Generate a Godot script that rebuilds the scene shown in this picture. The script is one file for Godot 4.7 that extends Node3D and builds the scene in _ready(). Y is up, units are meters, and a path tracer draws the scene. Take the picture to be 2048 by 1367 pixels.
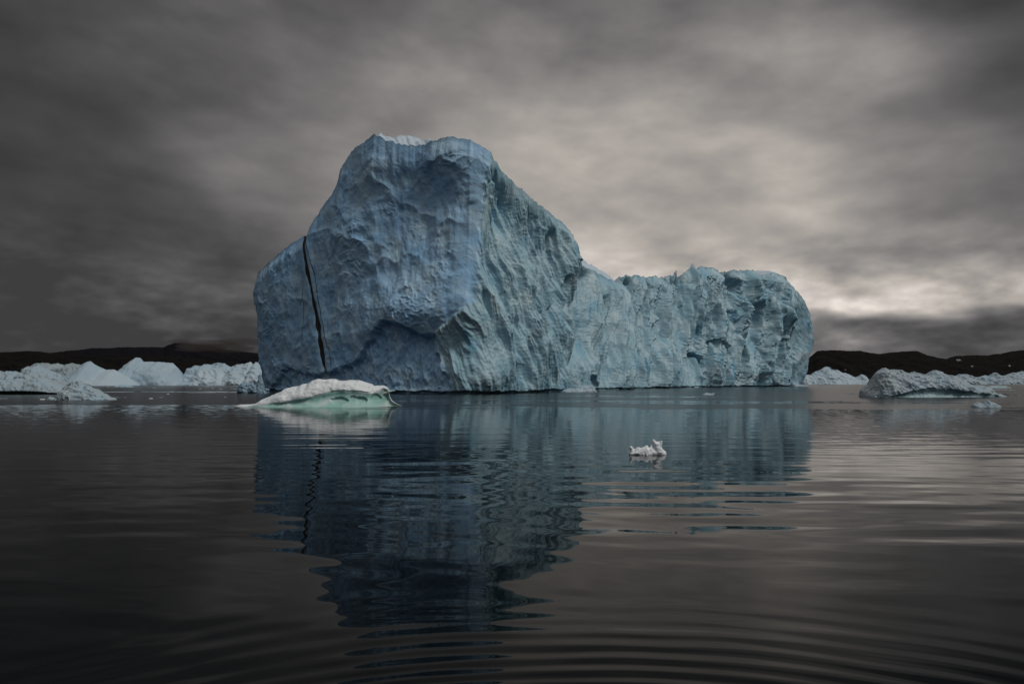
extends Node3D
# A weathered iceberg in still, dark arctic water under a heavy overcast sky. Metres; the camera stands at the origin, 3 m above the water, and looks along -z.

var rng := RandomNumberGenerator.new()
var used := {}
var mats := {}

# ---------------------------------------------------------------- settings
const EXPOSURE := 1.0
const SUN := 0.44
const SUN_WIDE := 15.0
const SUN_FROM := Vector3(0.62, 0.82, 0.30)
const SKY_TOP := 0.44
const WAVES := 1.6
const CHOP := 0.022
const ICE_BLUE := [0.25, 0.485, 0.77]
const ICE_DEEP := [0.10, 0.35, 0.55]
const ICE_PALE := [0.255, 0.445, 0.56]
const ICE_FROST := [0.43, 0.60, 0.69]
const SNOW := [0.46, 0.58, 0.69]
const FLOE_WHITE := [0.41, 0.52, 0.61]
const FLOE_PALE := [0.29, 0.42, 0.53]
const ICE_WORN := [0.41, 0.63, 0.82]

# the great berg's plan: foot (x, z) and rim (x, y, z) of its cliff, from behind the left end round the front to behind the right end
const BERG := [
	[-80.0, -265.0, -89.1, 41.8, -262.0],
	[-83.5, -238.0, -87.1, 37.6, -236.0],
	[-77.4, -214.0, -80.3, 33.3, -212.0],
	[-74.8, -210.0, -78.6, 36.4, -210.0],
	[-70.4, -205.0, -73.4, 39.7, -207.0],
	[-64.7, -199.0, -67.1, 43.7, -204.0],
	[-59.8, -194.0, -62.2, 45.9, -202.0],
	[-58.5, -193.0, -60.5, 45.8, -200.0],
	[-57.5, -192.0, -59.2, 48.5, -199.0],
	[-53.6, -188.0, -55.7, 53.3, -198.0],
	[-50.3, -186.0, -52.5, 56.7, -197.0],
	[-48.0, -184.0, -50.5, 60.7, -196.0],
	[-46.3, -182.5, -49.4, 64.0, -195.0],
	[-42.7, -180.0, -45.8, 68.3, -193.0],
	[-39.2, -177.0, -42.0, 69.7, -190.0],
	[-35.8, -175.0, -38.2, 70.7, -187.0],
	[-32.8, -173.0, -34.4, 68.5, -185.0],
	[-27.9, -170.0, -30.0, 66.7, -183.0],
	[-22.5, -167.0, -24.4, 65.7, -181.0],
	[-19.6, -165.5, -21.2, 66.1, -179.0],
	[-16.7, -164.0, -18.1, 66.5, -178.0],
	[-14.2, -163.0, -15.4, 66.5, -177.0],
	[-11.2, -162.0, -10.8, 65.3, -176.0],
	[-8.8, -162.5, -6.7, 63.2, -176.0],
	[-6.5, -164.5, -5.1, 62.6, -177.0],
	[-4.8, -166.5, -4.2, 60.9, -178.0],
	[-2.4, -169.0, -1.9, 59.0, -181.0],
	[1.4, -174.0, 2.2, 56.1, -186.0],
	[6.1, -181.0, 7.2, 53.8, -192.0],
	[10.4, -187.0, 11.7, 51.3, -198.0],
	[14.7, -193.0, 16.6, 48.7, -204.0],
	[16.7, -197.0, 18.9, 47.5, -208.0],
	[18.6, -202.0, 20.1, 47.4, -214.0],
	[21.6, -209.0, 22.8, 47.6, -222.0],
	[23.2, -214.0, 24.7, 46.3, -228.0],
	[24.6, -218.0, 25.8, 42.4, -232.0],
	[29.9, -232.0, 32.0, 42.2, -248.0],
	[38.4, -252.0, 41.6, 41.1, -268.0],
	[41.2, -258.0, 43.7, 44.7, -276.0],
	[47.1, -270.0, 49.9, 47.2, -286.0],
	[55.5, -285.0, 58.5, 48.5, -300.0],
	[68.4, -305.0, 72.4, 51.3, -320.0],
	[73.1, -311.0, 77.4, 53.4, -326.0],
	[76.9, -316.0, 80.7, 56.4, -330.0],
	[78.3, -318.0, 82.2, 52.9, -332.0],
	[82.8, -324.0, 86.2, 56.8, -337.0],
	[86.3, -328.0, 89.9, 62.0, -341.0],
	[87.8, -330.0, 91.5, 57.8, -343.0],
	[92.3, -335.0, 95.6, 61.0, -347.0],
	[99.5, -343.0, 103.0, 61.5, -355.0],
	[108.6, -352.0, 112.3, 60.6, -364.0],
	[118.0, -361.0, 121.5, 63.0, -372.0],
	[129.4, -371.0, 133.2, 64.3, -382.0],
	[136.1, -376.0, 141.0, 62.1, -388.0],
	[146.6, -384.0, 151.8, 65.6, -394.0],
	[154.6, -390.0, 159.6, 63.5, -399.0],
	[160.5, -394.0, 166.7, 57.8, -402.0],
	[166.5, -398.0, 174.0, 50.7, -404.0],
	[170.7, -401.0, 178.5, 41.7, -406.0],
	[176.0, -412.0, 181.4, 35.5, -414.0],
	[180.8, -430.0, 184.8, 36.9, -432.0],
	[184.0, -460.0, 187.4, 54.2, -460.0]]
# lines on the cliff: metres along its foot, metres up
const EDGE := [Vector2(142.9, 62.5), Vector2(140.9, 57.2), Vector2(140.1, 46.2), Vector2(139.6, 38.2), Vector2(139.2, 30.5), Vector2(138.3, 22.9), Vector2(135.7, 19.1), Vector2(132.9, 16.7), Vector2(129.8, 14.5)]
const ALCOVE := [Vector2(70.5, 7.7), Vector2(77.8, 6.3), Vector2(83.5, 5.4), Vector2(89.9, 5.4), Vector2(93.2, 5.6), Vector2(97.4, 6.8), Vector2(100.4, 7.5), Vector2(104.1, 9.4), Vector2(105.5, 12.2), Vector2(108.5, 14.5), Vector2(111.3, 16.4), Vector2(111.8, 17.9), Vector2(113.8, 18.5), Vector2(117.0, 18.5), Vector2(120.5, 17.4), Vector2(123.6, 16.1), Vector2(125.8, 14.6), Vector2(129.8, 14.5), Vector2(130.4, 12.2), Vector2(131.2, 9.5), Vector2(132.6, 6.7), Vector2(133.7, 3.6), Vector2(135.0, 0.5), Vector2(59.8, 0.1)]
const VEIN := [Vector2(79.3, 45.9), Vector2(80.4, 41.2), Vector2(81.7, 35.8), Vector2(83.7, 30.5), Vector2(86.2, 24.5), Vector2(88.0, 18.7), Vector2(89.2, 13.0), Vector2(90.3, 7.4), Vector2(91.6, 4.4)]
const VEIN2 := [Vector2(80.8, 44.2), Vector2(84.1, 36.4), Vector2(87.1, 30.3), Vector2(88.4, 24.4), Vector2(90.2, 17.2), Vector2(92.7, 10.1), Vector2(94.2, 5.3)]
const VEIN3 := [Vector2(79.5, 32.4), Vector2(80.0, 26.5), Vector2(79.8, 20.6), Vector2(79.6, 13.4)]
const GROOVES := [
	[[Vector2(143.3, 56.8), Vector2(145.8, 49.7), Vector2(147.4, 42.7)], 0.7, 6.9, 4.0],
	[[Vector2(151.1, 51.0), Vector2(154.3, 46.2), Vector2(157.9, 38.4)], 0.9, 4.9, 2.5],
	[[Vector2(160.1, 50.3), Vector2(163.9, 43.7), Vector2(166.4, 34.0)], 1.0, 4.9, 2.5],
	[[Vector2(139.7, 24.1), Vector2(143.0, 16.8), Vector2(146.5, 10.1)], 0.6, 2.7, 2.0],
	[[Vector2(144.5, 33.6), Vector2(147.6, 26.1), Vector2(150.1, 18.5)], 0.6, 2.5, 1.8],
	[[Vector2(150.7, 18.6), Vector2(150.6, 10.9), Vector2(154.2, 1.3)], 0.8, 5.4, 2.8],
	[[Vector2(157.2, 12.4), Vector2(159.8, 6.6), Vector2(161.7, 1.3)], 0.7, 3.3, 2.6],
	[[Vector2(158.6, 30.1), Vector2(163.6, 22.3), Vector2(166.9, 14.2)], 0.7, 3.3, 1.8],
	[[Vector2(169.9, 46.4), Vector2(171.3, 34.7), Vector2(170.0, 22.9)], 1.0, 4.6, 2.2],
	[[Vector2(176.7, 32.5), Vector2(175.0, 20.4), Vector2(174.0, 6.1)], 0.8, 3.0, 2.6],
	[[Vector2(185.5, 46.5), Vector2(185.0, 33.6), Vector2(180.2, 20.8), Vector2(181.6, 7.6)], 1.9, 10.0, 5.0],
	[[Vector2(217.6, 31.6), Vector2(223.9, 21.2), Vector2(226.6, 10.5)], 1.9, 8.8, 3.5],
	[[Vector2(250.3, 37.6), Vector2(254.3, 25.4), Vector2(261.9, 11.4)], 1.9, 10.1, 5.0],
	[[Vector2(279.1, 46.1), Vector2(284.8, 34.3), Vector2(282.4, 18.5)], 2.7, 15.2, 4.0],
	[[Vector2(301.2, 47.7), Vector2(306.2, 31.3), Vector2(299.3, 16.9)], 1.6, 9.6, 3.5],
	[[Vector2(340.3, 54.0), Vector2(342.5, 38.8), Vector2(343.6, 28.6)], 3.2, 18.3, 2.8],
	[[Vector2(370.2, 57.2), Vector2(388.1, 44.9), Vector2(393.2, 36.7)], 3.5, 18.2, 2.6],
	[[Vector2(401.6, 57.5), Vector2(420.4, 43.9), Vector2(429.4, 35.6)], 3.5, 14.8, 2.4],
	[[Vector2(421.3, 23.6), Vector2(428.5, 15.2), Vector2(430.7, 2.1)], 1.3, 7.0, 3.0],
	[[Vector2(377.9, 35.8), Vector2(382.8, 22.4), Vector2(381.0, 8.9)], 1.5, 9.0, 2.5]]

# ---------------------------------------------------------------- helpers
func noise(kind: int, octaves := 1, sd := 1, ridged := false) -> FastNoiseLite:
	var n := FastNoiseLite.new()
	n.noise_type = kind
	n.seed = sd
	n.frequency = 1.0
	n.fractal_type = FastNoiseLite.FRACTAL_NONE if octaves == 1 else (FastNoiseLite.FRACTAL_RIDGED if ridged else FastNoiseLite.FRACTAL_FBM)
	n.fractal_octaves = octaves
	return n

func scoops(sd: int, ret := FastNoiseLite.RETURN_DISTANCE) -> FastNoiseLite:
	var n := noise(FastNoiseLite.TYPE_CELLULAR, 1, sd)
	n.cellular_distance_function = FastNoiseLite.DISTANCE_EUCLIDEAN_SQUARED
	n.cellular_return_type = ret
	n.cellular_jitter = 1.0
	return n

func numbered(called: String) -> String:
	var k: int = used.get(called, 0)
	used[called] = k + 1
	return called if k == 0 else "%s_%03d" % [called, k]

func thing(called: String, label: String, category: String, at := Vector3.ZERO, group := "") -> Node3D:
	var o := Node3D.new()
	o.name = numbered(called)
	add_child(o)
	o.position = at
	o.set_meta("label", label)
	o.set_meta("category", category)
	if group:
		o.set_meta("group", group)
	return o

func part(called: String, mesh: Mesh, m: Material, parent: Node3D) -> MeshInstance3D:
	var o := MeshInstance3D.new()
	o.name = called
	o.mesh = mesh
	if m:
		o.material_override = m
	o.cast_shadow = GeometryInstance3D.SHADOW_CASTING_SETTING_ON
	parent.add_child(o, true)
	return o

func structure(called: String, mesh: Mesh, m: Material, label := "") -> MeshInstance3D:
	var o := part(numbered(called), mesh, m, self)
	o.set_meta("kind", "structure")
	if label:
		o.set_meta("label", label)
	return o

# A grid of points, nu columns of nv, as one smooth surface; its outside is where (next column) x (next row) points.
func grid(p: PackedVector3Array, c: PackedColorArray, nu: int, nv: int, normals := PackedVector3Array(), flip := false, second := PackedByteArray()) -> ArrayMesh:
	var n := normals
	if n.is_empty():
		n.resize(nu * nv)
		for i in nu:
			var ia := maxi(i - 1, 0) * nv
			var ib := mini(i + 1, nu - 1) * nv
			for j in nv:
				var du := p[ib + j] - p[ia + j]
				var dv := p[i * nv + mini(j + 1, nv - 1)] - p[i * nv + maxi(j - 1, 0)]
				var k := du.cross(dv)
				n[i * nv + j] = (-k if flip else k).normalized() if k.length_squared() > 1e-12 else Vector3.UP
	var ix := PackedInt32Array()
	var more := [PackedInt32Array(), PackedInt32Array()]
	if second.is_empty():
		ix.resize((nu - 1) * (nv - 1) * 6)
	var w := 0
	for i in nu - 1:
		for j in nv - 1:
			var a := i * nv + j
			var b := a + 1
			var d := a + nv
			if not second.is_empty():
				if second[a] == 0:
					ix.append_array(PackedInt32Array([a, b, d, d, b, d + 1]))
				else:
					more[second[a] - 1].append_array(PackedInt32Array([a, b, d, d, b, d + 1]))
				continue
			if flip:
				ix[w] = a; ix[w + 1] = d; ix[w + 2] = b; ix[w + 3] = d; ix[w + 4] = d + 1; ix[w + 5] = b
			else:
				ix[w] = a; ix[w + 1] = b; ix[w + 2] = d; ix[w + 3] = d; ix[w + 4] = b; ix[w + 5] = d + 1
			w += 6
	var arrays := []
	arrays.resize(Mesh.ARRAY_MAX)
	arrays[Mesh.ARRAY_VERTEX] = p
	arrays[Mesh.ARRAY_NORMAL] = n
	if not c.is_empty():
		arrays[Mesh.ARRAY_COLOR] = c
	arrays[Mesh.ARRAY_INDEX] = ix
	var m := ArrayMesh.new()
	m.add_surface_from_arrays(Mesh.PRIMITIVE_TRIANGLES, arrays)
	for x in more:
		if x.is_empty():
			continue
		arrays[Mesh.ARRAY_INDEX] = x
		m.add_surface_from_arrays(Mesh.PRIMITIVE_TRIANGLES, arrays)
	return m

func table(t: Array, x: float) -> float:
	if x <= t[0].x:
		return t[0].y
	for k in range(1, t.size()):
		if x <= t[k].x:
			return lerpf(t[k - 1].y, t[k].y, (x - t[k - 1].x) / maxf(t[k].x - t[k - 1].x, 1e-6))
	return t[-1].y

# table of x over y, listed downwards
func across(t: Array, y: float) -> float:
	if y >= t[0].y:
		return t[0].x
	for k in range(1, t.size()):
		if y >= t[k].y:
			return lerpf(t[k - 1].x, t[k].x, (t[k - 1].y - y) / maxf(t[k - 1].y - t[k].y, 1e-6))
	return t[-1].x

# how far inside a closed outline a point lies (negative outside)
func inside(poly: Array, q: Vector2) -> float:
	var best := 1e9
	var odd := false
	var k: int = poly.size() - 1
	for i in poly.size():
		var a: Vector2 = poly[k]
		var b: Vector2 = poly[i]
		var ab := b - a
		var t := clampf((q - a).dot(ab) / maxf(ab.length_squared(), 1e-9), 0.0, 1.0)
		best = minf(best, (a + ab * t).distance_squared_to(q))
		if (a.y > q.y) != (b.y > q.y) and q.x < (b.x - a.x) * (q.y - a.y) / (b.y - a.y) + a.x:
			odd = not odd
		k = i
	return sqrt(best) if odd else -sqrt(best)

func ice(called: String, rough: float, relief: float, metres: float, sd: int) -> StandardMaterial3D:
	var m := StandardMaterial3D.new()
	m.resource_name = called
	m.vertex_color_use_as_albedo = true
	m.roughness = rough
	m.metallic_specular = 0.42
	var n := noise(FastNoiseLite.TYPE_SIMPLEX_SMOOTH, 5, sd)
	n.frequency = 0.012
	var t := NoiseTexture2D.new()
	t.width = 512
	t.height = 512
	t.seamless = true
	t.noise = n
	m.heightmap_enabled = true
	m.heightmap_texture = t
	m.heightmap_scale = relief
	m.uv1_triplanar = true
	m.uv1_world_triplanar = true
	m.uv1_scale = Vector3.ONE / metres
	return m

# ---------------------------------------------------------------- scene
# crest given as photo-like rows is turned to metres: s = metres for one unit at that distance
func line(pts: Array, mid: float, foot: float, s: float) -> Array:
	var out := []
	for q in pts:
		out.append(Vector2((q[0] - mid) * s, maxf((foot - q[1]) * s, 0.0)))
	return out

func _ready() -> void:
	rng.seed = 4
	var cam := Camera3D.new()
	cam.projection = Camera3D.PROJECTION_FRUSTUM
	cam.near = 0.5
	cam.far = 40000.0
	cam.size = 2.0 * 0.5 * 683.5 / 1365.0
	cam.frustum_offset = Vector2(0.0, 0.5 * 78.5 / 1365.0)
	cam.position = Vector3(0.0, 3.0, 0.0)
	cam.current = true
	add_child(cam)
	var env := Environment.new()
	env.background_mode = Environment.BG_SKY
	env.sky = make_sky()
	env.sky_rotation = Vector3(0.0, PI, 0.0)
	env.tonemap_mode = Environment.TONE_MAPPER_LINEAR
	env.tonemap_exposure = EXPOSURE
	env.volumetric_fog_enabled = true
	env.volumetric_fog_density = 0.0
	env.sdfgi_enabled = true
	env.ssao_enabled = true
	env.ssil_enabled = true
	var we := WorldEnvironment.new()
	we.environment = env
	add_child(we)
	var sun := DirectionalLight3D.new()
	sun.light_energy = SUN
	sun.light_angular_distance = SUN_WIDE
	sun.light_color = Color(1.0, 0.97, 0.93)
	sun.shadow_enabled = true
	add_child(sun)
	sun.look_at_from_position(Vector3.ZERO, -SUN_FROM, Vector3.UP)

	mats.ice = ice("glacier_ice", 0.5, 22.0, 22.0, 31)
	mats.snow = ice("old_snow", 0.8, 10.0, 10.0, 32)
	mats.floe = ice("floe_ice", 0.45, 3.0, 5.0, 33)
	var dirt_m := StandardMaterial3D.new()
	dirt_m.resource_name = "rock_dust"
	dirt_m.albedo_color = Color(0.018, 0.016, 0.015).linear_to_srgb()
	dirt_m.roughness = 0.9
	mats.dirt = dirt_m
	var rock := StandardMaterial3D.new()
	rock.resource_name = "tundra_rock"
	rock.vertex_color_use_as_albedo = true
	rock.roughness = 0.95
	rock.metallic_specular = 0.2
	mats.rock = rock
	var water := StandardMaterial3D.new()
	water.resource_name = "sea_water"
	water.albedo_color = Color(0.0022, 0.0034, 0.0042).linear_to_srgb()
	water.roughness = 0.02
	water.metallic_specular = 0.2
	var ruffled: StandardMaterial3D = water.duplicate()
	ruffled.resource_name = "wind_ruffled_sea_water"
	ruffled.roughness = 0.21
	var sea_mesh := make_water()
	sea_mesh.surface_set_material(0, water)
	var stirred: StandardMaterial3D = water.duplicate()
	stirred.resource_name = "lightly_stirred_sea_water"
	stirred.roughness = 0.075
	sea_mesh.surface_set_material(1, stirred)
	sea_mesh.surface_set_material(2, ruffled)
	structure("water", sea_mesh, null, "dark calm sea with long smooth ripples")
	make_berg()
	make_hills()
	make_floes()

func make_hills() -> void:
	var d := 4200.0
	var s := d / 1365.0
	var tone := Color(0.0048, 0.0048, 0.0058)
	hill("dark bare hills along the shore behind the left bergs", line([[-900, 690], [-500, 700], [-200, 706], [0, 703], [50, 701], [110, 705], [190, 707], [280, 709], [340, 712], [400, 716], [460, 722], [560, 732], [700, 742], [800, 752]], 1024, 763, s), d, 900.0, 1.0, tone, [])
	hill("dark bare hills along the shore behind the right bergs", line([[1450, 755], [1560, 735], [1610, 722], [1635, 700], [1660, 697], [1695, 700], [1720, 700], [1760, 705], [1800, 702], [1835, 700], [1855, 708], [1878, 715], [1893, 717], [1915, 709], [1975, 709], [2010, 704], [2048, 698], [2150, 690], [2500, 700], [2900, 690]], 1024, 763, s), d, 900.0, 7.0, tone, [[(1918 - 1024) * s, 42 * s, 6 * s, 2 * s], [(1945 - 1024) * s, 29 * s, 3 * s, 1.5 * s], [(2019 - 1024) * s, 30 * s, 3 * s, 1.2 * s], [(1691 - 1024) * s, 22 * s, 2.5 * s, 1.0 * s]])
	d = 7500.0
	s = d / 1365.0
	for q in [[452, 699, 90, 15, 0.0035], [500, 702, 100, 17, 0.0035], [478, 692, 80, 12, 0.003], [415, 690, 34, 9, 0.0028], [432, 705, 50, 7, 0.002], [530, 690, 90, 14, 0.003]]:
		mist(Vector3((q[0] - 1024) * s, (763 - q[1]) * s, -6900), Vector3(q[2] * s, q[3] * s, 420.0), q[4])
	hill("far blue-black mountain whose flat summit touches the low cloud", line([[-700, 720], [-300, 715], [100, 705], [180, 696], [250, 693], [325, 693], [340, 687], [352, 684], [372, 684], [395, 689], [420, 688], [445, 697], [480, 702], [520, 706], [700, 720]], 1024, 763, s), d, 1500.0, 3.0, Color(0.006, 0.0065, 0.009), [])

func mist(at: Vector3, size: Vector3, density: float) -> void:
	var f := FogVolume.new()
	f.name = numbered("cloud_bank")
	f.shape = RenderingServer.FOG_VOLUME_SHAPE_ELLIPSOID
	f.size = size
	f.position = at
	var m := FogMaterial.new()
	m.albedo = Color(0.42, 0.40, 0.41)
	m.density = density
	f.material = m
	f.set_meta("kind", "stuff")
	f.set_meta("label", "low grey cloud lying on the far mountain's right shoulder")
	f.set_meta("category", "cloud")
	add_child(f)

func make_floes() -> void:
	var white := Color(FLOE_WHITE[0], FLOE_WHITE[1], FLOE_WHITE[2])
	var pale := Color(FLOE_PALE[0], FLOE_PALE[1], FLOE_PALE[2])
	var blue := Color(0.30, 0.47, 0.58)
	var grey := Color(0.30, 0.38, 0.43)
	var green := Color(0.27, 0.52, 0.49)
	var teal := Color(0.26, 0.43, 0.50)
	var far := "far icebergs drifting before the dark hills"
	# --- behind, on the left
	var s := 500.0 / 1365.0
	ice_mass("iceberg", "flat-topped far iceberg with shade tinted into its grey face behind the domed mound", Vector3((127 - 1024) * s, 0, -500), 0.0, line([[64, 770], [66, 735], [69, 726], [74, 724], [95, 725], [112, 726], [120, 729], [135, 727], [150, 726], [165, 728], [175, 733], [188, 735], [196, 770]], 127, 770, s), {"wide": 22.0, "steep": 0.35, "lump": 3.0, "grain": 13.0, "seed": 2.0}, [Color(0.17, 0.23, 0.27), grey], mats.ice, far)  # shading of its face is put into the darker grey tints
	ice_mass("iceberg", "smooth white ramp-shaped far iceberg with a small humped peak", Vector3((222 - 1024) * s, 0, -480), 0.0, line([[128, 770], [150, 757], [172, 745], [188, 735], [198, 726], [207, 722], [214, 721], [222, 728], [230, 732], [245, 738], [262, 738], [280, 748], [300, 762], [312, 770]], 222, 770, s * 0.96), {"wide": 26.0, "steep": 0.9, "lump": 0.9, "grain": 26.0, "seed": 3.0}, [white, pale], mats.ice, far)
	ice_mass("iceberg", "white far iceberg with a square tower at its left end", Vector3((302 - 1024) * s, 0, -505), 0.0, line([[236, 770], [237, 733], [250, 722], [261, 717], [264, 715], [274, 715], [277, 723], [290, 723], [308, 722], [325, 725], [338, 724], [345, 732], [352, 745], [360, 756], [370, 770]], 302, 770, s * 1.01), {"wide": 24.0, "steep": 0.5, "lump": 1.8, "grain": 22.0, "seed": 4.0}, [white, pale], mats.ice, far)
	ice_mass("iceberg", "long low white iceberg reaching behind the great berg's left edge", Vector3((450 - 1024) * s, 0, -520), 0.0, line([[346, 769], [350, 736], [362, 731], [375, 728], [395, 727], [415, 725], [428, 727], [440, 731], [455, 726], [472, 724], [480, 723], [484, 726], [488, 722], [502, 725], [513, 732], [530, 737], [560, 742], [600, 769]], 450, 769, s * 1.04), {"wide": 24.0, "steep": 0.6, "lump": 2.8, "grain": 13.0, "seed": 5.0}, [white, pale], mats.ice, far)
	s = 300.0 / 1365.0
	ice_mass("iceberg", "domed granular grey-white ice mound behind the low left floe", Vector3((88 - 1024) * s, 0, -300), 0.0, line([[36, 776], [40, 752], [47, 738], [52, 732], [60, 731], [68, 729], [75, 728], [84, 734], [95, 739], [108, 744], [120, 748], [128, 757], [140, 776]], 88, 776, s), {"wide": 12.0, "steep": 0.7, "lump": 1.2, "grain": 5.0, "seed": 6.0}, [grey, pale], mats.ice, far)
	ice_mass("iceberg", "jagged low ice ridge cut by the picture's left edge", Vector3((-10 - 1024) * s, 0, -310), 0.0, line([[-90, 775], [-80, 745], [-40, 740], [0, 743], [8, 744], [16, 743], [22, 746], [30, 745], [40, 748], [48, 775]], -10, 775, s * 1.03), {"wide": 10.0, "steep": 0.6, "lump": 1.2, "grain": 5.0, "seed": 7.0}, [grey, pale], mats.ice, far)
	# --- nearer, on the left
	s = 160.0 / 1365.0
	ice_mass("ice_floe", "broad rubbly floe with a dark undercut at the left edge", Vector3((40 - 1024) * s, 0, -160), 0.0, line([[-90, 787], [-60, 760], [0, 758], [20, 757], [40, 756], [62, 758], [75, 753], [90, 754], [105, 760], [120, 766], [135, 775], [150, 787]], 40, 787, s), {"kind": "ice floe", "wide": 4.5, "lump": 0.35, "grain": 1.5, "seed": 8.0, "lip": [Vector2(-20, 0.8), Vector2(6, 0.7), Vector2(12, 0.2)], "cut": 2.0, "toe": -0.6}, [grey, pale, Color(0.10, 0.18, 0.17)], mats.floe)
	s = 111.0 / 1365.0
	ice_mass("ice_floe", "knobbly pale ice lump floating in front of the left floe", Vector3((165 - 1024) * s, 0, -111), 0.0, line([[92, 798.5], [100, 794], [110, 795], [118, 790], [125, 776], [135, 768], [148, 762], [160, 761], [170, 766], [182, 771], [195, 775], [205, 784], [220, 792], [232, 797], [234, 799]], 165, 799, s), {"kind": "ice floe", "wide": 2.6, "steep": 0.6, "lump": 0.4, "grain": 1.6, "fine": 0.2, "seed": 9.0, "nu": 170, "nv": 60}, [grey, pale], mats.floe)
	s = 170.0 / 1365.0
	var hook := thing("iceberg", "small slate-blue berg with a leaning horn beside the great berg's left foot", "iceberg", Vector3((505 - 1024) * s, 0, -170), "")
	part("ice_body", tinted(blob([[Vector3(-2.6, 0.7, 0), Vector3(0.6, 0.9, 0), 1.2, 1.2], [Vector3(-2.2, 1.5, 0), Vector3(-0.4, 1.6, -0.3), 1.1, 1.0], [Vector3(-1.6, 0.3, 1.1), Vector3(-1.4, 1.1, 0.8), 0.8, 0.6], [Vector3(1.0, 0.3, 0.6), Vector3(1.6, 0.9, 0.4), 0.9, 0.8], [Vector3(3.2, 0.2, 0.0), Vector3(3.6, 0.7, 0.0), 0.9, 0.6]], 0.14, 0.35, 0.8, 2.0), Color(0.20, 0.31, 0.41)), mats.floe, hook)
	part("horn", tinted(blob([[Vector3(1.9, 0.2, 0.1), Vector3(2.0, 2.2, 0.05), 1.35, 0.85], [Vector3(2.0, 2.2, 0.05), Vector3(1.75, 4.35, 0.0), 0.85, 0.36]], 0.12, 0.2, 0.9, 6.0), Color(0.20, 0.31, 0.41)), mats.floe, hook)
	# --- the white and green floe in front
	s = 82.0 / 1365.0
	var top := line([[468, 811.5], [478, 809], [490, 808], [505, 807], [515, 805], [528, 799], [540, 793], [560, 783], [580, 776], [595, 770], [610, 765], [625, 761], [640, 758], [660, 757], [690, 758], [712, 760], [730, 763], [745, 767], [748, 770], [762, 771], [774, 775.5], [777, 777], [779, 790], [783, 799], [790, 805], [803, 810.5]], 640, 811.5, s)
	var edge := line([[468, 812], [500, 811], [540, 806], [580, 801], [600, 797], [620, 793], [640, 788], [660, 784], [680, 781], [700, 779], [720, 779], [740, 779], [756, 777], [766, 774], [776, 770], [790, 790], [804, 808]], 640, 811.5, s)
	var floe := ice_mass("ice_floe", "wave-shaped white floe with a hollowed green underside before the great berg", Vector3((640 - 1024) * s, 0, -82), 0.0, top, {"kind": "ice floe", "wide": 2.4, "lump": 0.42, "grain": 4.0, "fine": 0.14, "seed": 10.0, "taper": 6.2, "nu": 300, "nv": 110, "lip": edge, "cut": 0.4, "toe": 1.7}, [Color(0.74, 0.81, 0.87), Color(0.64, 0.73, 0.79), green], mats.floe, "", [[2.9, 0.72, 1.1, 0.5, 0.3], [4.5, 1.0, 0.5, 0.4, 0.2], [5.4, 0.82, 0.7, 0.46, 0.32], [6.95, 1.05, 0.55, 0.5, 0.34]])
	part("ice_prong", tinted(blob([[Vector3(7.2, 1.45, 0.3), Vector3(8.3, 1.75, 0.3), 0.28, 0.14], [Vector3(8.3, 1.75, 0.3), Vector3(9.2, 1.92, 0.3), 0.14, 0.03], [Vector3(7.3, 1.5, 0.2), Vector3(7.0, 0.5, 0.2), 0.35, 0.35]], 0.05, 0.04, 0.4, 3.0), Color(0.6, 0.72, 0.7)), mats.floe, floe)
	# --- the right side
	s = 132.0 / 1365.0
	ice_mass("ice_floe", "tilted slab of grey-white ice with a green undercut, near the right edge", Vector3((1860 - 1024) * s, 0, -132), 0.0, line([[1718, 792], [1719, 784], [1723, 777], [1735, 766], [1748, 750], [1756, 739], [1766, 735], [1776, 738], [1790, 740], [1810, 742], [1830, 745], [1850, 748], [1860, 743], [1870, 741], [1880, 746], [1890, 751], [1905, 756], [1920, 758], [1930, 764], [1940, 767], [1948, 769], [1965, 772], [1972, 776], [1976, 784], [1990, 787], [2006, 789], [2014, 792]], 1860, 793, s), {"kind": "ice floe", "wide": 4.6, "lump": 0.6, "grain": 3.0, "seed": 11.0, "nu": 240, "nv": 90, "lip": line([[1718, 795], [1745, 793], [1760, 789], [1780, 784], [1805, 778], [1830, 775], [1855, 774], [1880, 776], [1905, 780], [1930, 784], [1955, 786], [1972, 788], [1980, 795]], 1860, 793, s), "cut": 0.55, "toe": 0.25}, [grey, pale, teal], mats.floe)
	s = 79.0 / 1365.0
	ice_mass("ice_floe", "low white floe with two humps, alone at the far right", Vector3((1972 - 1024) * s, 0, -79), 0.0, line([[1944, 814], [1947, 808], [1955, 804], [1962, 806], [1967, 808], [1974, 800], [1980, 802], [1990, 806], [1998, 810], [2002, 814]], 1972, 814.5, s), {"kind": "ice floe", "wide": 0.9, "steep": 0.6, "lump": 0.10, "grain": 0.5, "seed": 12.0}, [grey, pale], mats.floe)
	s = 680.0 / 1365.0
	ice_mass("iceberg", "pyramid-shaped white iceberg beyond the great berg's right end", Vector3((1665 - 1024) * s, 0, -680), 0.0, line([[1590, 768], [1594, 752], [1607, 748], [1618, 750], [1630, 744], [1645, 737], [1655, 733], [1660, 733], [1672, 738], [1685, 745], [1700, 749], [1712, 753], [1722, 749], [1730, 752], [1734, 758], [1740, 768]], 1665, 768, s), {"wide": 24.0, "steep": 0.8, "lump": 3.4, "grain": 20.0, "seed": 13.0}, [white, pale], mats.ice, far)
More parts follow.
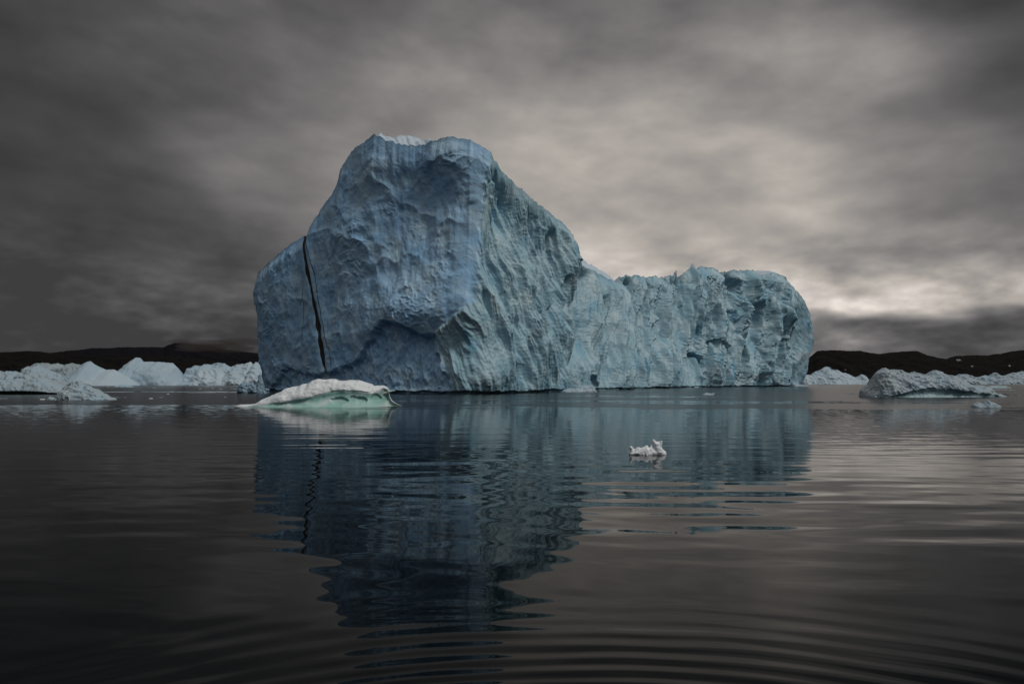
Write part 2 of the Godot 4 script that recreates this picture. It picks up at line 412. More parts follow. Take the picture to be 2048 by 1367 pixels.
	ice_mass("iceberg", "long jagged line of low ice behind the tilted slab, right edge", Vector3((2010 - 1024) * s, 0, -690), 0.0, line([[1890, 768], [1900, 754], [1912, 752], [1930, 749], [1945, 750], [1960, 754], [1975, 752], [1990, 751], [2005, 746], [2012, 748], [2020, 752], [2030, 748], [2040, 745], [2060, 742], [2100, 750], [2140, 768]], 2010, 768, s * 1.01), {"wide": 22.0, "steep": 0.6, "lump": 3.0, "grain": 13.0, "seed": 14.0, "nu": 200}, [grey, pale], mats.ice, far)
	s = 290.0 / 1365.0
	ice_mass("ice_floe", "thin flat floe behind the tip of the tilted slab", Vector3((1996 - 1024) * s, 0, -290), 0.0, line([[1968, 776], [1972, 773], [1985, 770.5], [2000, 770], [2012, 771], [2020, 774], [2024, 776]], 1996, 776, s), {"kind": "ice floe", "wide": 2.0, "steep": 0.6, "lump": 0.25, "grain": 1.2, "seed": 15.0}, [grey, blue], mats.floe)
	ice_mass("ice_floe", "low bluish floe in front of the ramp-shaped berg", Vector3((246 - 1024) * s * 1.2, 0, -348), 0.0, line([[227, 774], [233, 771], [243, 769], [255, 770], [263, 772], [268, 774]], 246, 774, s * 1.2), {"kind": "ice floe", "wide": 2.0, "steep": 0.6, "lump": 0.25, "grain": 1.4, "seed": 16.0}, [pale, blue], mats.floe)
	# --- ice broken off at the great berg's foot
	s = 190.0 / 1365.0
	ice_mass("ice_floe", "pale shelf of broken ice at the great berg's foot below the tall flutes", Vector3((1155 - 1024) * s, 0, -189), 0.55, line([[1115, 784], [1122, 778], [1135, 776], [1150, 777], [1165, 775], [1172, 771], [1185, 770], [1194, 774], [1197, 783]], 1155, 784, s), {"kind": "ice floe", "wide": 2.2, "steep": 0.5, "lump": 0.3, "grain": 1.2, "seed": 17.0}, [white, pale], mats.floe)
	s = 392.0 / 1365.0
	ice_mass("ice_floe", "little pale wedge of ice at the great berg's right foot", Vector3((1606 - 1024) * s, 0, -392), 0.3, line([[1574, 774], [1580, 765], [1588, 768], [1595, 770], [1610, 771], [1614, 768], [1618, 772], [1623, 774]], 1606, 774, s), {"kind": "ice floe", "wide": 3.0, "steep": 0.5, "lump": 0.4, "grain": 1.6, "seed": 18.0}, [white, pale], mats.floe)
	s = 150.0 / 1365.0
	ice_mass("ice_floe", "tiny white floe on the grey water below the grotto", Vector3((1416 - 1024) * s, 0, -150), 0.0, line([[1405, 788.5], [1409, 786.5], [1414, 784.5], [1419, 786], [1424, 786.5], [1428, 784.5], [1429, 788.5]], 1416, 789, s), {"kind": "ice floe", "wide": 0.6, "steep": 0.6, "lump": 0.1, "grain": 0.5, "seed": 19.0, "nu": 60, "nv": 24}, [white, pale], mats.floe)
	# --- the small white growler in the foreground
	s = 28.0 / 1365.0
	var g := thing("ice_floe", "small white horned ice chunk floating alone in the foreground", "ice floe", Vector3((1296 - 1024) * s, -0.05, -28.0), "")
	part("ice_body", tinted(blob([[Vector3(-0.66, 0.10, 0.0), Vector3(0.0, 0.10, 0.0), 0.13, 0.2], [Vector3(0.0, 0.10, 0.0), Vector3(0.6, 0.08, 0.0), 0.2, 0.16], [Vector3(-0.66, 0.2, 0.0), Vector3(-0.68, 0.33, 0.0), 0.1, 0.07], [Vector3(-0.45, 0.2, 0.0), Vector3(-0.4, 0.28, 0.0), 0.1, 0.07], [Vector3(-0.2, 0.22, 0.0), Vector3(-0.05, 0.33, 0.0), 0.13, 0.08], [Vector3(0.1, 0.2, 0.05), Vector3(0.13, 0.42, 0.05), 0.09, 0.03], [Vector3(0.42, 0.2, 0.0), Vector3(0.36, 0.45, 0.0), 0.2, 0.14]], 0.03, 0.045, 0.2, 1.0), Color(0.78, 0.86, 0.95)), mats.floe, g)
	part("horn", tinted(blob([[Vector3(0.36, 0.36, 0.0), Vector3(0.22, 0.63, 0.0), 0.13, 0.05], [Vector3(0.40, 0.36, 0.0), Vector3(0.54, 0.57, 0.02), 0.14, 0.05], [Vector3(0.3, 0.5, 0.0), Vector3(0.5, 0.48, 0.0), 0.07, 0.07]], 0.03, 0.05, 0.14, 5.0), Color(0.78, 0.86, 0.95)), mats.floe, g)
	part("ice_chip", tinted(blob([[Vector3(-0.12, 0.12, 0.25), Vector3(-0.06, -0.02, 0.28), 0.03, 0.05]], 0.015, 0.02, 0.08, 9.0), Color(0.78, 0.86, 0.95)), mats.floe, g)
	# --- crumbs of ice on the water
	var bit := tinted(blob([[Vector3(-0.5, 0.05, 0), Vector3(0.4, 0.05, 0), 0.18, 0.14], [Vector3(0.1, 0.1, 0), Vector3(0.2, 0.25, 0), 0.14, 0.06]], 0.06, 0.08, 0.2, 4.0), Color(0.72, 0.77, 0.8))
	var crumbs := [
		[302, 797, 0.5, "white ice crumb farthest right of three off the left lump"], [450, 794, 0.35, "small ice crumb left of the green floe's tip"], [336, 788, 0.6, "long pale ice crumb below the towered far berg"],
		[216, 774, 0.8, "ice crumb close left of the low bluish floe"], [400, 778, 0.7, "leftmost of three ice crumbs before the long low berg"], [425, 777, 0.6, "middle one of three ice crumbs before the long low berg"], [462, 777, 0.7, "rightmost of three ice crumbs before the long low berg"],
		[85, 799, 0.6, "ice crumb left of the knobbly pale lump"], [670, 821, 0.2, "tiny ice crumb just in front of the green hollowed floe"], [1395, 797, 0.22, "tiny ice crumb below the little floe in front of the great berg"], [1510, 790, 0.35, "ice crumb before the right half of the great berg"]]
	for q in crumbs:
		var dd: float = 4095.0 / (q[1] - 762.0)
		var o := thing("ice_crumb", q[3], "ice crumb", Vector3((q[0] - 1024.0) / 1365.0 * dd, 0, -dd), "crumbs of ice on the open water")
		o.rotation.y = rng.randf() * 2.0 - 1.0
		o.scale = Vector3.ONE * q[2]
		part("ice_body", bit, mats.floe, o)

func tinted(m: ArrayMesh, c: Color) -> ArrayMesh:
	var a := m.surface_get_arrays(0)
	var p: PackedVector3Array = a[Mesh.ARRAY_VERTEX]
	var cols := PackedColorArray()
	for q in p:
		cols.append(c * (1.0 + 0.25 * n_fbm.get_noise_3d(q.x * 2.0, q.y * 2.0, q.z * 2.0)))
	a[Mesh.ARRAY_COLOR] = cols
	var out := ArrayMesh.new()
	out.add_surface_from_arrays(Mesh.PRIMITIVE_TRIANGLES, a)
	return out

# ---------------------------------------------------------------- the overcast sky
# Brightness of the cloud deck (as the eye reads it, 0 to 255) over azimuth and height: columns 37 degrees left to 37 right of straight ahead, rows from 29 degrees up down to the horizon.
const DECK := [
	[58, 74, 90, 98, 106, 110, 102, 82, 64],
	[60, 76, 96, 112, 124, 124, 134, 124, 72],
	[60, 74, 99, 120, 140, 138, 130, 114, 80],
	[60, 73, 104, 128, 152, 160, 148, 124, 98],
	[60, 70, 100, 134, 156, 162, 164, 130, 112],
	[60, 68, 86, 122, 156, 166, 162, 130, 122],
	[60, 68, 76, 102, 144, 166, 190, 186, 158],
	[60, 72, 70, 90, 120, 140, 126, 84, 80],
	[60, 64, 62, 80, 100, 110, 112, 84, 92],
	[60, 62, 62, 76, 96, 104, 110, 96, 96]]
const DECK_ROWS := [762.0, 662.0, 562.0, 462.0, 362.0, 262.0, 162.0, 112.0, 62.0, 0.0]

func cubic(a: float, b: float, c: float, d: float, t: float) -> float:
	return b + 0.5 * t * (c - a + t * (2.0 * a - 5.0 * b + 4.0 * c - d + t * (3.0 * (b - c) + d - a)))

func deck(sx: float, sy: float) -> float:
	var cx := clampf((sx + 1024.0) / 256.0, 0.0, 7.999)
	var ci := int(cx)
	var r := 0
	while r < DECK_ROWS.size() - 2 and sy < DECK_ROWS[r + 1]:
		r += 1
	var t := clampf((DECK_ROWS[r] - sy) / (DECK_ROWS[r] - DECK_ROWS[r + 1]), 0.0, 1.0)
	var vals := [0.0, 0.0]
	for k in 2:
		var row: Array = DECK[r + k]
		vals[k] = cubic(row[maxi(ci - 1, 0)], row[ci], row[ci + 1], row[mini(ci + 2, 8)], cx - ci)
	return lerpf(vals[0], vals[1], t * t * (3.0 - 2.0 * t))

func make_sky() -> Sky:
	var broad := noise(FastNoiseLite.TYPE_SIMPLEX_SMOOTH, 3, 11)
	var fine := noise(FastNoiseLite.TYPE_SIMPLEX_SMOOTH, 5, 23)
	var im := Image.create(1024, 512, false, Image.FORMAT_RGBF)
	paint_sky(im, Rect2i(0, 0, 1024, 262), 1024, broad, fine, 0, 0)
	for y in range(262, 512):
		for x in 1024:
			im.set_pixel(x, y, Color(0.03, 0.03, 0.032))
	im.resize(4096, 2048, Image.INTERPOLATE_CUBIC)
	var near := Image.create(1100, 420, false, Image.FORMAT_RGBF)
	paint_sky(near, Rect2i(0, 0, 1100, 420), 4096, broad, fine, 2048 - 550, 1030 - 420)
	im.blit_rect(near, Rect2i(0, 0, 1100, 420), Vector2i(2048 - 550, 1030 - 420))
	var mat := PanoramaSkyMaterial.new()
	mat.panorama = ImageTexture.create_from_image(im)
	var s := Sky.new()
	s.sky_material = mat
	return s

func paint_sky(im: Image, area: Rect2i, wide: int, broad: FastNoiseLite, fine: FastNoiseLite, x0: int, y0: int) -> void:
	for y in area.size.y:
		var el: float = PI * (0.5 - (y + y0 + 0.5) / (wide * 0.5))
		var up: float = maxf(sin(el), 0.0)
		for x in area.size.x:
			var az: float = TAU * ((x + x0 + 0.5) / wide - 0.5)
			var ca: float = cos(az)
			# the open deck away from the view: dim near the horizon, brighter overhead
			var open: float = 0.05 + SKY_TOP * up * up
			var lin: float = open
			var d := Vector3(sin(az) * cos(el), up, -cos(az) * cos(el))
			var k: float = 1.0 / (up + 0.16)
			var q := Vector2(d.x, d.z) * k
			var sx := 0.0
			var sy := 0.0
			var w := 0.0
			if ca > 0.3:
				sx = 1365.0 * tan(az)
				sy = 1365.0 * tan(el) / ca
				w = (1.0 - smoothstep(1000.0, 1900.0, absf(sx))) * (1.0 - smoothstep(760.0, 1350.0, sy))
				if w > 0.0:
					# rolls of cloud drag the deck's pattern out of shape
					var wx: float = broad.get_noise_2d(q.x * 0.9 + 7.0, q.y * 0.9) * 90.0
					var wy: float = broad.get_noise_2d(q.x * 0.9, q.y * 0.9 + 31.0) * 34.0
					var g: float = deck(sx + wx, sy + wy) / 255.0
					lin = lerpf(open, pow((g + 0.055) / 1.055, 2.4), w)
			var low: float = 1.0 - smoothstep(0.04, 0.26, up)
			var lx: float = az * 4.2 + el * 1.4
			var ly2: float = el * 8.5
			var wob: float = broad.get_noise_3d(lx * 0.6, ly2 * 0.6, 20.0) * 0.9
			var n: float = broad.get_noise_3d(q.x * 0.75, q.y * 0.75 + 5.0, 0.0) * 0.26
			n += fine.get_noise_3d(lx * 0.9, ly2 * 1.15, 1.0 + wob * 0.3) * 0.44
			n += fine.get_noise_3d(lx * 2.7, ly2 * 2.7, 6.0) * 0.14
			if low > 0.0:
				# small ragged clouds in flat layers near the horizon
				var ly: float = el * 26.0
				n += low * (fine.get_noise_3d(az * 9.0, ly * 0.9, 3.0) * 0.65 + fine.get_noise_3d(az * 24.0, ly * 2.4, 9.0) * 0.42)
			lin *= exp(n) * lerpf(1.0, 1.09, w)
			var warm: float = clampf((lin - 0.05) * 3.0, 0.0, 1.0)
			im.set_pixel(x, y, Color(lin * lerpf(0.995, 1.085, warm), lin * lerpf(0.975, 0.995, warm), lin * lerpf(1.01, 0.91, warm)))

# ---------------------------------------------------------------- water
var chop_a: FastNoiseLite
var chop_b: FastNoiseLite
var calm: FastNoiseLite
# trains of ripples: heading of the crests' travel (from straight ahead), wavelength, steepness, phase
const TRAINS := [[0.06, 1.35, 0.0075, 0.4], [-0.10, 1.02, 0.006, 2.1], [0.20, 1.9, 0.006, 4.0], [-0.24, 2.7, 0.006, 1.2], [0.02, 4.6, 0.005, 5.1], [0.38, 0.8, 0.003, 0.7], [-0.4, 0.66, 0.0025, 3.3]]

# height and the two slopes of the surface
func wave(x: float, z: float) -> Vector3:
	var out := Vector3.ZERO
	var rx := x - 0.7
	var r := sqrt(rx * rx + z * z)
	# rings that the boat sends out
	if r < 16.0:
		var lam: float = maxf(0.22, 0.30 + 0.12 * (r - 7.0))
		var phi: float = TAU / 0.12 * log(lam) if lam > 0.22 else TAU / 0.22 * r
		var a: float = 0.08 * exp(-pow(maxf(r - 6.2, 0.0) / 2.5, 2.0)) * (0.8 + 0.5 * calm.get_noise_2d(x * 0.25, z * 0.12))
		phi += 1.2 * calm.get_noise_2d(x * 0.3 + 11.0, z * 0.3)
		var s: float = a * cos(phi)
		out += Vector3(a * lam / TAU * sin(phi), s * rx / r, s * z / r)
	var far: float = smoothstep(9.0, 60.0, r)
	for t in TRAINS:
		var dx: float = sin(t[0])
		var dz: float = cos(t[0])
		var k: float = TAU / t[1]
		var e: float = t[2] * WAVES * clampf(0.75 + 1.3 * calm.get_noise_3d(x * 0.10, z * 0.05, t[3] * 9.0), 0.0, 1.8) * (1.0 - 0.8 * far)
		var ph: float = k * (x * dx + z * dz) + t[3] + 1.6 * calm.get_noise_3d(x * 0.13, z * 0.09, t[3] * 5.0 + 40.0)
		out += Vector3(e / k * sin(ph), e * dx * cos(ph), e * dz * cos(ph))
	# wind chop, stronger away from the boat's lee
	var c: float = lerpf(0.0012, CHOP, far) * clampf(0.7 + 0.9 * calm.get_noise_2d(x * 0.02 + 3.0, z * 0.012), 0.15, 1.6)
	out.y += 0.45 * c * chop_b.get_noise_2d(x * 0.9, z * 1.6)
	out.z += c * chop_a.get_noise_2d(x * 0.55, z * 2.2)
	out.x *= 1.0 - smoothstep(40.0, 90.0, r)
	return out

func make_water() -> ArrayMesh:
	chop_a = noise(FastNoiseLite.TYPE_SIMPLEX_SMOOTH, 3, 71)
	chop_b = noise(FastNoiseLite.TYPE_SIMPLEX_SMOOTH, 3, 72)
	calm = noise(FastNoiseLite.TYPE_SIMPLEX_SMOOTH, 2, 73)
	var reach := []
	var r := 0.0
	# rings: close together near the boat, then opening out to 16 km
	while r < 5.2:
		reach.append(r)
		r += 0.4
	for k in 1150:
		reach.append(4095.0 / (787.0 - k * 0.684))
	for k in 4:
		reach.append([900.0, 2400.0, 6000.0, 16000.0][k] if reach[-1] < [900.0, 2400.0, 6000.0, 16000.0][k] else reach[-1] * 1.5)
	var angles := []
	var a := -PI
	while a < PI - 0.001:
		angles.append(a)
		a += 0.0042 if absf(a + 0.002) < 0.78 else 0.06
	angles.append(PI)
	var nu: int = angles.size()
	var nv: int = reach.size()
	var p := PackedVector3Array()
	var n := PackedVector3Array()
	p.resize(nu * nv)
	n.resize(nu * nv)
	# where the wind ruffles the surface: long streaks, all of it far out
	var wind := PackedByteArray()
	wind.resize(nu * nv)
	for i in nu:
		var s := sin(angles[i])
		var c := -cos(angles[i])
		var ahead: bool = absf(angles[i]) < 0.8
		for j in nv:
			var x: float = s * reach[j]
			var z: float = c * reach[j]
			if reach[j] > 16.0:
				var cat: float = calm.get_noise_2d(x * 0.011 + 2.0, z * 0.03) + 0.35 * calm.get_noise_2d(x * 0.06, z * 0.3)
				wind[i * nv + j] = 2 if cat + smoothstep(55.0, 130.0, reach[j]) * 1.3 - 0.75 > 0.0 else 1 if cat + smoothstep(17.0, 42.0, reach[j]) * 1.4 - 0.7 > 0.0 else 0
			if ahead and reach[j] > 3.0 and reach[j] < 6000.0:
				var w := wave(x, z)
				p[i * nv + j] = Vector3(x, w.x, z)
				n[i * nv + j] = Vector3(-w.y, 1.0, -w.z).normalized()
			else:
				p[i * nv + j] = Vector3(x, 0.0, z)
				n[i * nv + j] = Vector3.UP
	return grid(p, PackedColorArray(), nu, nv, n, false, wind)

# ---------------------------------------------------------------- the great iceberg
var n_soft: FastNoiseLite
var n_rib: FastNoiseLite
var n_cell: FastNoiseLite
var n_cell2: FastNoiseLite
var n_block: FastNoiseLite
var n_fbm: FastNoiseLite
var n_line: FastNoiseLite
var n_chisel: FastNoiseLite

# swellings and hollows of the cliff: along, up, half length, half height, metres outwards
const SWELLS := [
	[164.0, 43.0, 17.0, 8.0, -2.6], [162.0, 12.0, 20.0, 10.0, 2.4], [330.0, 46.0, 40.0, 9.0, -2.5], [400.0, 14.0, 35.0, 12.0, 2.2], [270.0, 12.0, 30.0, 10.0, 2.4],
	[124.2, 47.0, 17.0, 15.0, -3.2], [125.0, 21.0, 15.0, 6.0, 2.5], [128.0, 62.5, 18.0, 4.5, 0.9], [109.0, 31.3, 7.5, 6.5, -1.5],
	[66.0, 24.0, 9.0, 16.0, 1.5], [98.0, 44.0, 8.0, 12.0, 1.2], [140.5, 3.6, 6.0, 5.0, 3.4], [158.6, 2.6, 5.5, 5.0, 2.6], [146.0, 10.0, 7.0, 9.0, 1.2],
	[178.0, 34.0, 8.0, 14.0, 1.5], [197.0, 26.0, 9.0, 22.0, -6.0], [213.0, 30.0, 9.0, 15.0, 2.5], [236.0, 20.0, 9.0, 22.0, 6.0], [262.0, 30.0, 14.0, 24.0, -6.0],
	[151.0, 50.0, 4.0, 7.0, -3.0], [290.0, 26.0, 13.0, 26.0, 5.0], [312.0, 34.0, 8.0, 22.0, -4.0], [345.0, 44.0, 16.0, 16.0, 5.0], [372.0, 40.0, 10.0, 22.0, -6.0],
	[395.0, 48.0, 9.0, 12.0, 5.0], [397.0, 36.0, 8.0, 8.0, -3.0], [418.0, 40.0, 10.0, 13.0, 6.0], [430.0, 24.0, 12.0, 14.0, -2.0], [243.0, 2.0, 7.0, 5.0, 3.0], [284.0, 2.5, 6.0, 6.0, 4.0]]

func hollow(poly: Array, u: float, y: float, edge: float, deep: float, lean: float) -> float:
	var wob := edge * 0.7
	var fr := 0.3 / edge
	var d := inside(poly, Vector2(u + n_soft.get_noise_2d(u * fr, y * fr) * wob * 2.0, y + n_soft.get_noise_2d(u * fr + 30.0, y * fr) * wob))
	if d <= 0.0:
		return 0.0
	return -deep * smoothstep(0.0, edge, d) * clampf(lean + (1.0 - lean) * y / 14.0, 0.0, 1.0)

func swell(u: float, y: float) -> float:
	var s := 0.0
	for f in SWELLS:
		var a: float = (u - f[0]) / f[2]
		if a > 2.2 or a < -2.2:
			continue
		var b: float = (y - f[1]) / f[3]
		var r := a * a + b * b
		if r < 5.0:
			s += f[4] * exp(-r)
	return s

# shell-shaped breaks with an overhanging upper lip: along, top, half width, height of the arc, depth, how far down they run out
const SHELLS := [[329.0, 17.5, 19.0, 15.0, 5.0, 8.0], [357.0, 25.5, 17.0, 8.0, 3.6, 5.0], [416.0, 27.0, 13.0, 6.0, 2.4, 4.5], [210.0, 8.0, 9.0, 7.0, 4.0, 5.0]]

func shells(u: float, y: float) -> float:
	var s := 0.0
	for g in SHELLS:
		var a: float = (u - g[0]) / g[2]
		if absf(a) > 1.0:
			continue
		var below: float = g[1] - a * a * g[3] + n_soft.get_noise_2d(u * 0.16, g[1]) * 1.6 - y
		if below > 0.0 and below < 4.0 * g[5]:
			s = maxf(s, g[4] * smoothstep(0.0, 0.9, below) * exp(-below / g[5]) * (1.0 - smoothstep(0.75, 1.0, absf(a))))
	return s

# upright clefts in the broken wall, each with one sharp side and one long slope
func grooves(u: float, y: float) -> float:
	var s := 0.0
	for g in GROOVES:
		var pts: Array = g[0]
		var dx: float = u - pts[0].x
		if dx < -40.0 or dx > 90.0 or y > pts[0].y + 3.0 or y < pts[-1].y - 3.0:
			continue
		var off: float = u - across(pts, y) - n_soft.get_noise_2d(y * 0.12, pts[0].x) * g[1]
		var f: float = 1.0 - smoothstep(0.0, g[1], -off) if off < 0.0 else 1.0 - clampf(off / g[2], 0.0, 1.0)
		if f > 0.0:
			s = maxf(s, f * g[3] * smoothstep(-3.0, 2.5, pts[0].y - y) * smoothstep(-3.0, 4.0, y - pts[-1].y))
	return s

# metres that the cliff stands out from its plain sheet, at u metres along and y metres up; z: how rough (0 worn smooth, 1 broken)
func cliff(u: float, y: float, v: float) -> Vector2:
	var edge := across(EDGE, y) if y > 14.5 else lerpf(135.0, 129.8, clampf(y / 14.5, 0.0, 1.0))
	edge += n_soft.get_noise_2d(y * 0.35, 4.0) * 0.7
	var broken := smoothstep(-0.9, 0.9, u - edge)
	var d := swell(u, y)
	var alcove := hollow(ALCOVE, u, y, 1.2, 2.0, 0.5) if y < 19.0 and u < 136.0 else 0.0
	d += alcove
	if broken < 1.0:
		var wx := n_soft.get_noise_2d(u * 0.12, y * 0.12) * 3.5
		var wy := n_soft.get_noise_2d(u * 0.12 + 50.0, y * 0.12) * 3.5
		var patch := smoothstep(0.0, 0.45, n_soft.get_noise_2d(u * 0.055 + 9.0, y * 0.055 - 3.0))
		var big := (n_cell.get_noise_2d((u + wx) / 11.5, (y + wy) / 9.5) + 1.0) * 1.2
		var mid := (n_cell2.get_noise_2d((u + wy) / 4.2, (y + wx) / 3.6) + 1.0) * 0.5 * patch
		var small := (n_cell.get_noise_2d((u + wx * 0.5) / 1.3, (y - wy * 0.5) / 1.1) + 1.0) * 0.20 * smoothstep(0.1, 0.5, n_soft.get_noise_2d(u * 0.09 - 20.0, y * 0.11))
		var apron := exp(-pow((u - 122.0) / 16.0, 2.0) - pow((y - 21.0) / 6.0, 2.0))
		small += (n_cell2.get_noise_2d(u / 1.1, y / 0.8) + 1.0) * 0.28 * apron
		var worm := n_line.get_noise_2d((u + wx) * 0.16, (y + wy) * 0.16)
		var l := big + mid + small + maxf(worm - 0.6, 0.0) * 0.8 * patch + n_fbm.get_noise_2d(u * 0.18, y * 0.10) * 0.5
		if alcove < -0.5:
			l = l * 0.55 + n_rib.get_noise_2d(u * 0.18, y * 0.07) * 0.9 + n_rib.get_noise_2d(u * 0.5, y * 0.2) * 0.3
		# fine upright melt lines on the lower left
		l += n_fbm.get_noise_2d(u * 1.2, y * 0.07) * 0.14 * (1.0 - smoothstep(95.0, 104.0, u)) * (1.0 - smoothstep(24.0, 34.0, y))
		if u > 72.0 and u < 102.0:
			# smoother ice beside the frozen-in dirt, which lies in a groove
			var off := u - across(VEIN, y)
			l = lerpf(l, 0.9, 0.8 * exp(-off * off / 14.0)) - 0.45 * exp(-off * off / 0.7)
		# a flat pale strip beside the arris
		var strip := smoothstep(0.0, 3.0, u - edge + 6.0 + 3.0 * n_soft.get_noise_2d(y * 0.06, 31.0)) * smoothstep(19.0, 25.0, y) * (1.0 - smoothstep(50.0, 58.0, y))
		l = l * (1.0 - 0.7 * strip) + (0.6 + 0.5 * n_soft.get_noise_2d(u * 0.1, y * 0.08)) * strip
		d += l * (1.0 - broken)
	if broken > 0.0:
		var g := 1.0 + maxf(u - 143.0, 0.0) / 150.0
		var q := 150.0 * log(g) + minf(u - 143.0, 0.0)
		var slant := lerpf(0.30, -0.06, smoothstep(168.0, 215.0, u))
		var s := q + slant * (y - 30.0) + n_soft.get_noise_2d(u * 0.13 + 15.0, y * 0.05) * 0.7 + n_soft.get_noise_2d(q * 0.06, y * 0.03) * 1.0
		var chipped := smoothstep(-0.1, 0.3, n_soft.get_noise_2d(q * 0.055 + 21.0, y * 0.045))
		var gs := sqrt(g)
		var tame := 1.0 - 0.6 * exp(-pow((u - 138.0) / 9.0, 2.0) - pow((y - 8.0) / 12.0, 2.0))
		var wing := smoothstep(200.0, 290.0, u)
		var tall := 1.0 + 1.3 * wing
		var r := n_rib.get_noise_2d(s / 11.0, y / 95.0) * (1.9 + 0.7 * wing) * g * tame
		r += n_rib.get_noise_2d(s / 3.8 + 40.0, y / (46.0 * tall)) * (0.7 + 2.0 * wing) * gs * tame
		r += facets(0, s / 5.2, y / (13.0 * tall)) * 4.2 * (1.0 - 0.68 * wing) * (0.4 + 0.6 * tame)
		r += facets(1, s / 1.9, y / (5.2 * tall)) * 1.7 * (0.4 + 0.55 * chipped)
		r += facets(1, s / 0.75 + 40.0, y / (2.4 * tall)) * 0.7 * chipped
		r += n_rib.get_noise_2d(s / 1.1 + 9.0, y / (26.0 * tall)) * (0.26 + 0.6 * wing) * gs
		r += n_fbm.get_noise_2d(s * 0.6, y * 0.2) * 0.25 + n_fbm.get_noise_2d(u * 1.1 / gs, y * 0.9) * 0.16
		r -= 2.0
		r = lerpf(r, r * 0.5 - 0.8, smoothstep(418.0, 438.0, u))
		var smooth_strip := exp(-pow((u - edge - 2.2) / 1.7, 2.0)) * smoothstep(36.0, 44.0, y)
		d -= maxf(grooves(u, y), shells(u, y)) * broken
		d += r * 0.9 * broken * (1.0 - 0.8 * smooth_strip)
		if u > 180.0 and u < 225.0:
			# the great buttress stands forward of the next bay
			d -= 3.5 * smoothstep(187.0, 190.0, u) * (1.0 - smoothstep(205.0, 222.0, u)) * smoothstep(6.0, 16.0, y)
	# the sea has cut a notch at the waterline
	d -= 1.1 * (1.0 - smoothstep(0.15, 0.75, y + n_soft.get_noise_2d(u * 0.15, 77.0) * 0.5))
	# rounded brow
	var top := smoothstep(0.90, 1.0, v)
	d = lerpf(d, d * 0.25 - 0.6, top)
	return Vector2(d, broken)

# broken ice: the lower envelope of many tilted, slightly dished planes, one to a cell; 0 deep to about 1 proud
var planes := []

func make_planes() -> void:
	for k in 2:
		var a := PackedFloat32Array()
		for i in 64 * 64:
			a.append_array(PackedFloat32Array([rng.randf(), rng.randf(), rng.randf() * 0.75, rng.randf_range(-0.62, 0.62), rng.randf_range(-0.42, 0.42)]))
		planes.append(a)

func facets(set_no: int, x: float, y: float) -> float:
	var tab: PackedFloat32Array = planes[set_no]
	var cx := floori(x)
	var cy := floori(y)
	var best := 9.0
	for i in range(cx - 1, cx + 2):
		for j in range(cy - 1, cy + 2):
			var k := (((i & 63) * 64) + (j & 63)) * 5
			var dx := x - i - tab[k]
			var dy := y - j - tab[k + 1]
			var h := tab[k + 2] + tab[k + 3] * dx + tab[k + 4] * dy + 0.55 * (dx * dx + dy * dy)
			if h < best:
				best = h
	return best

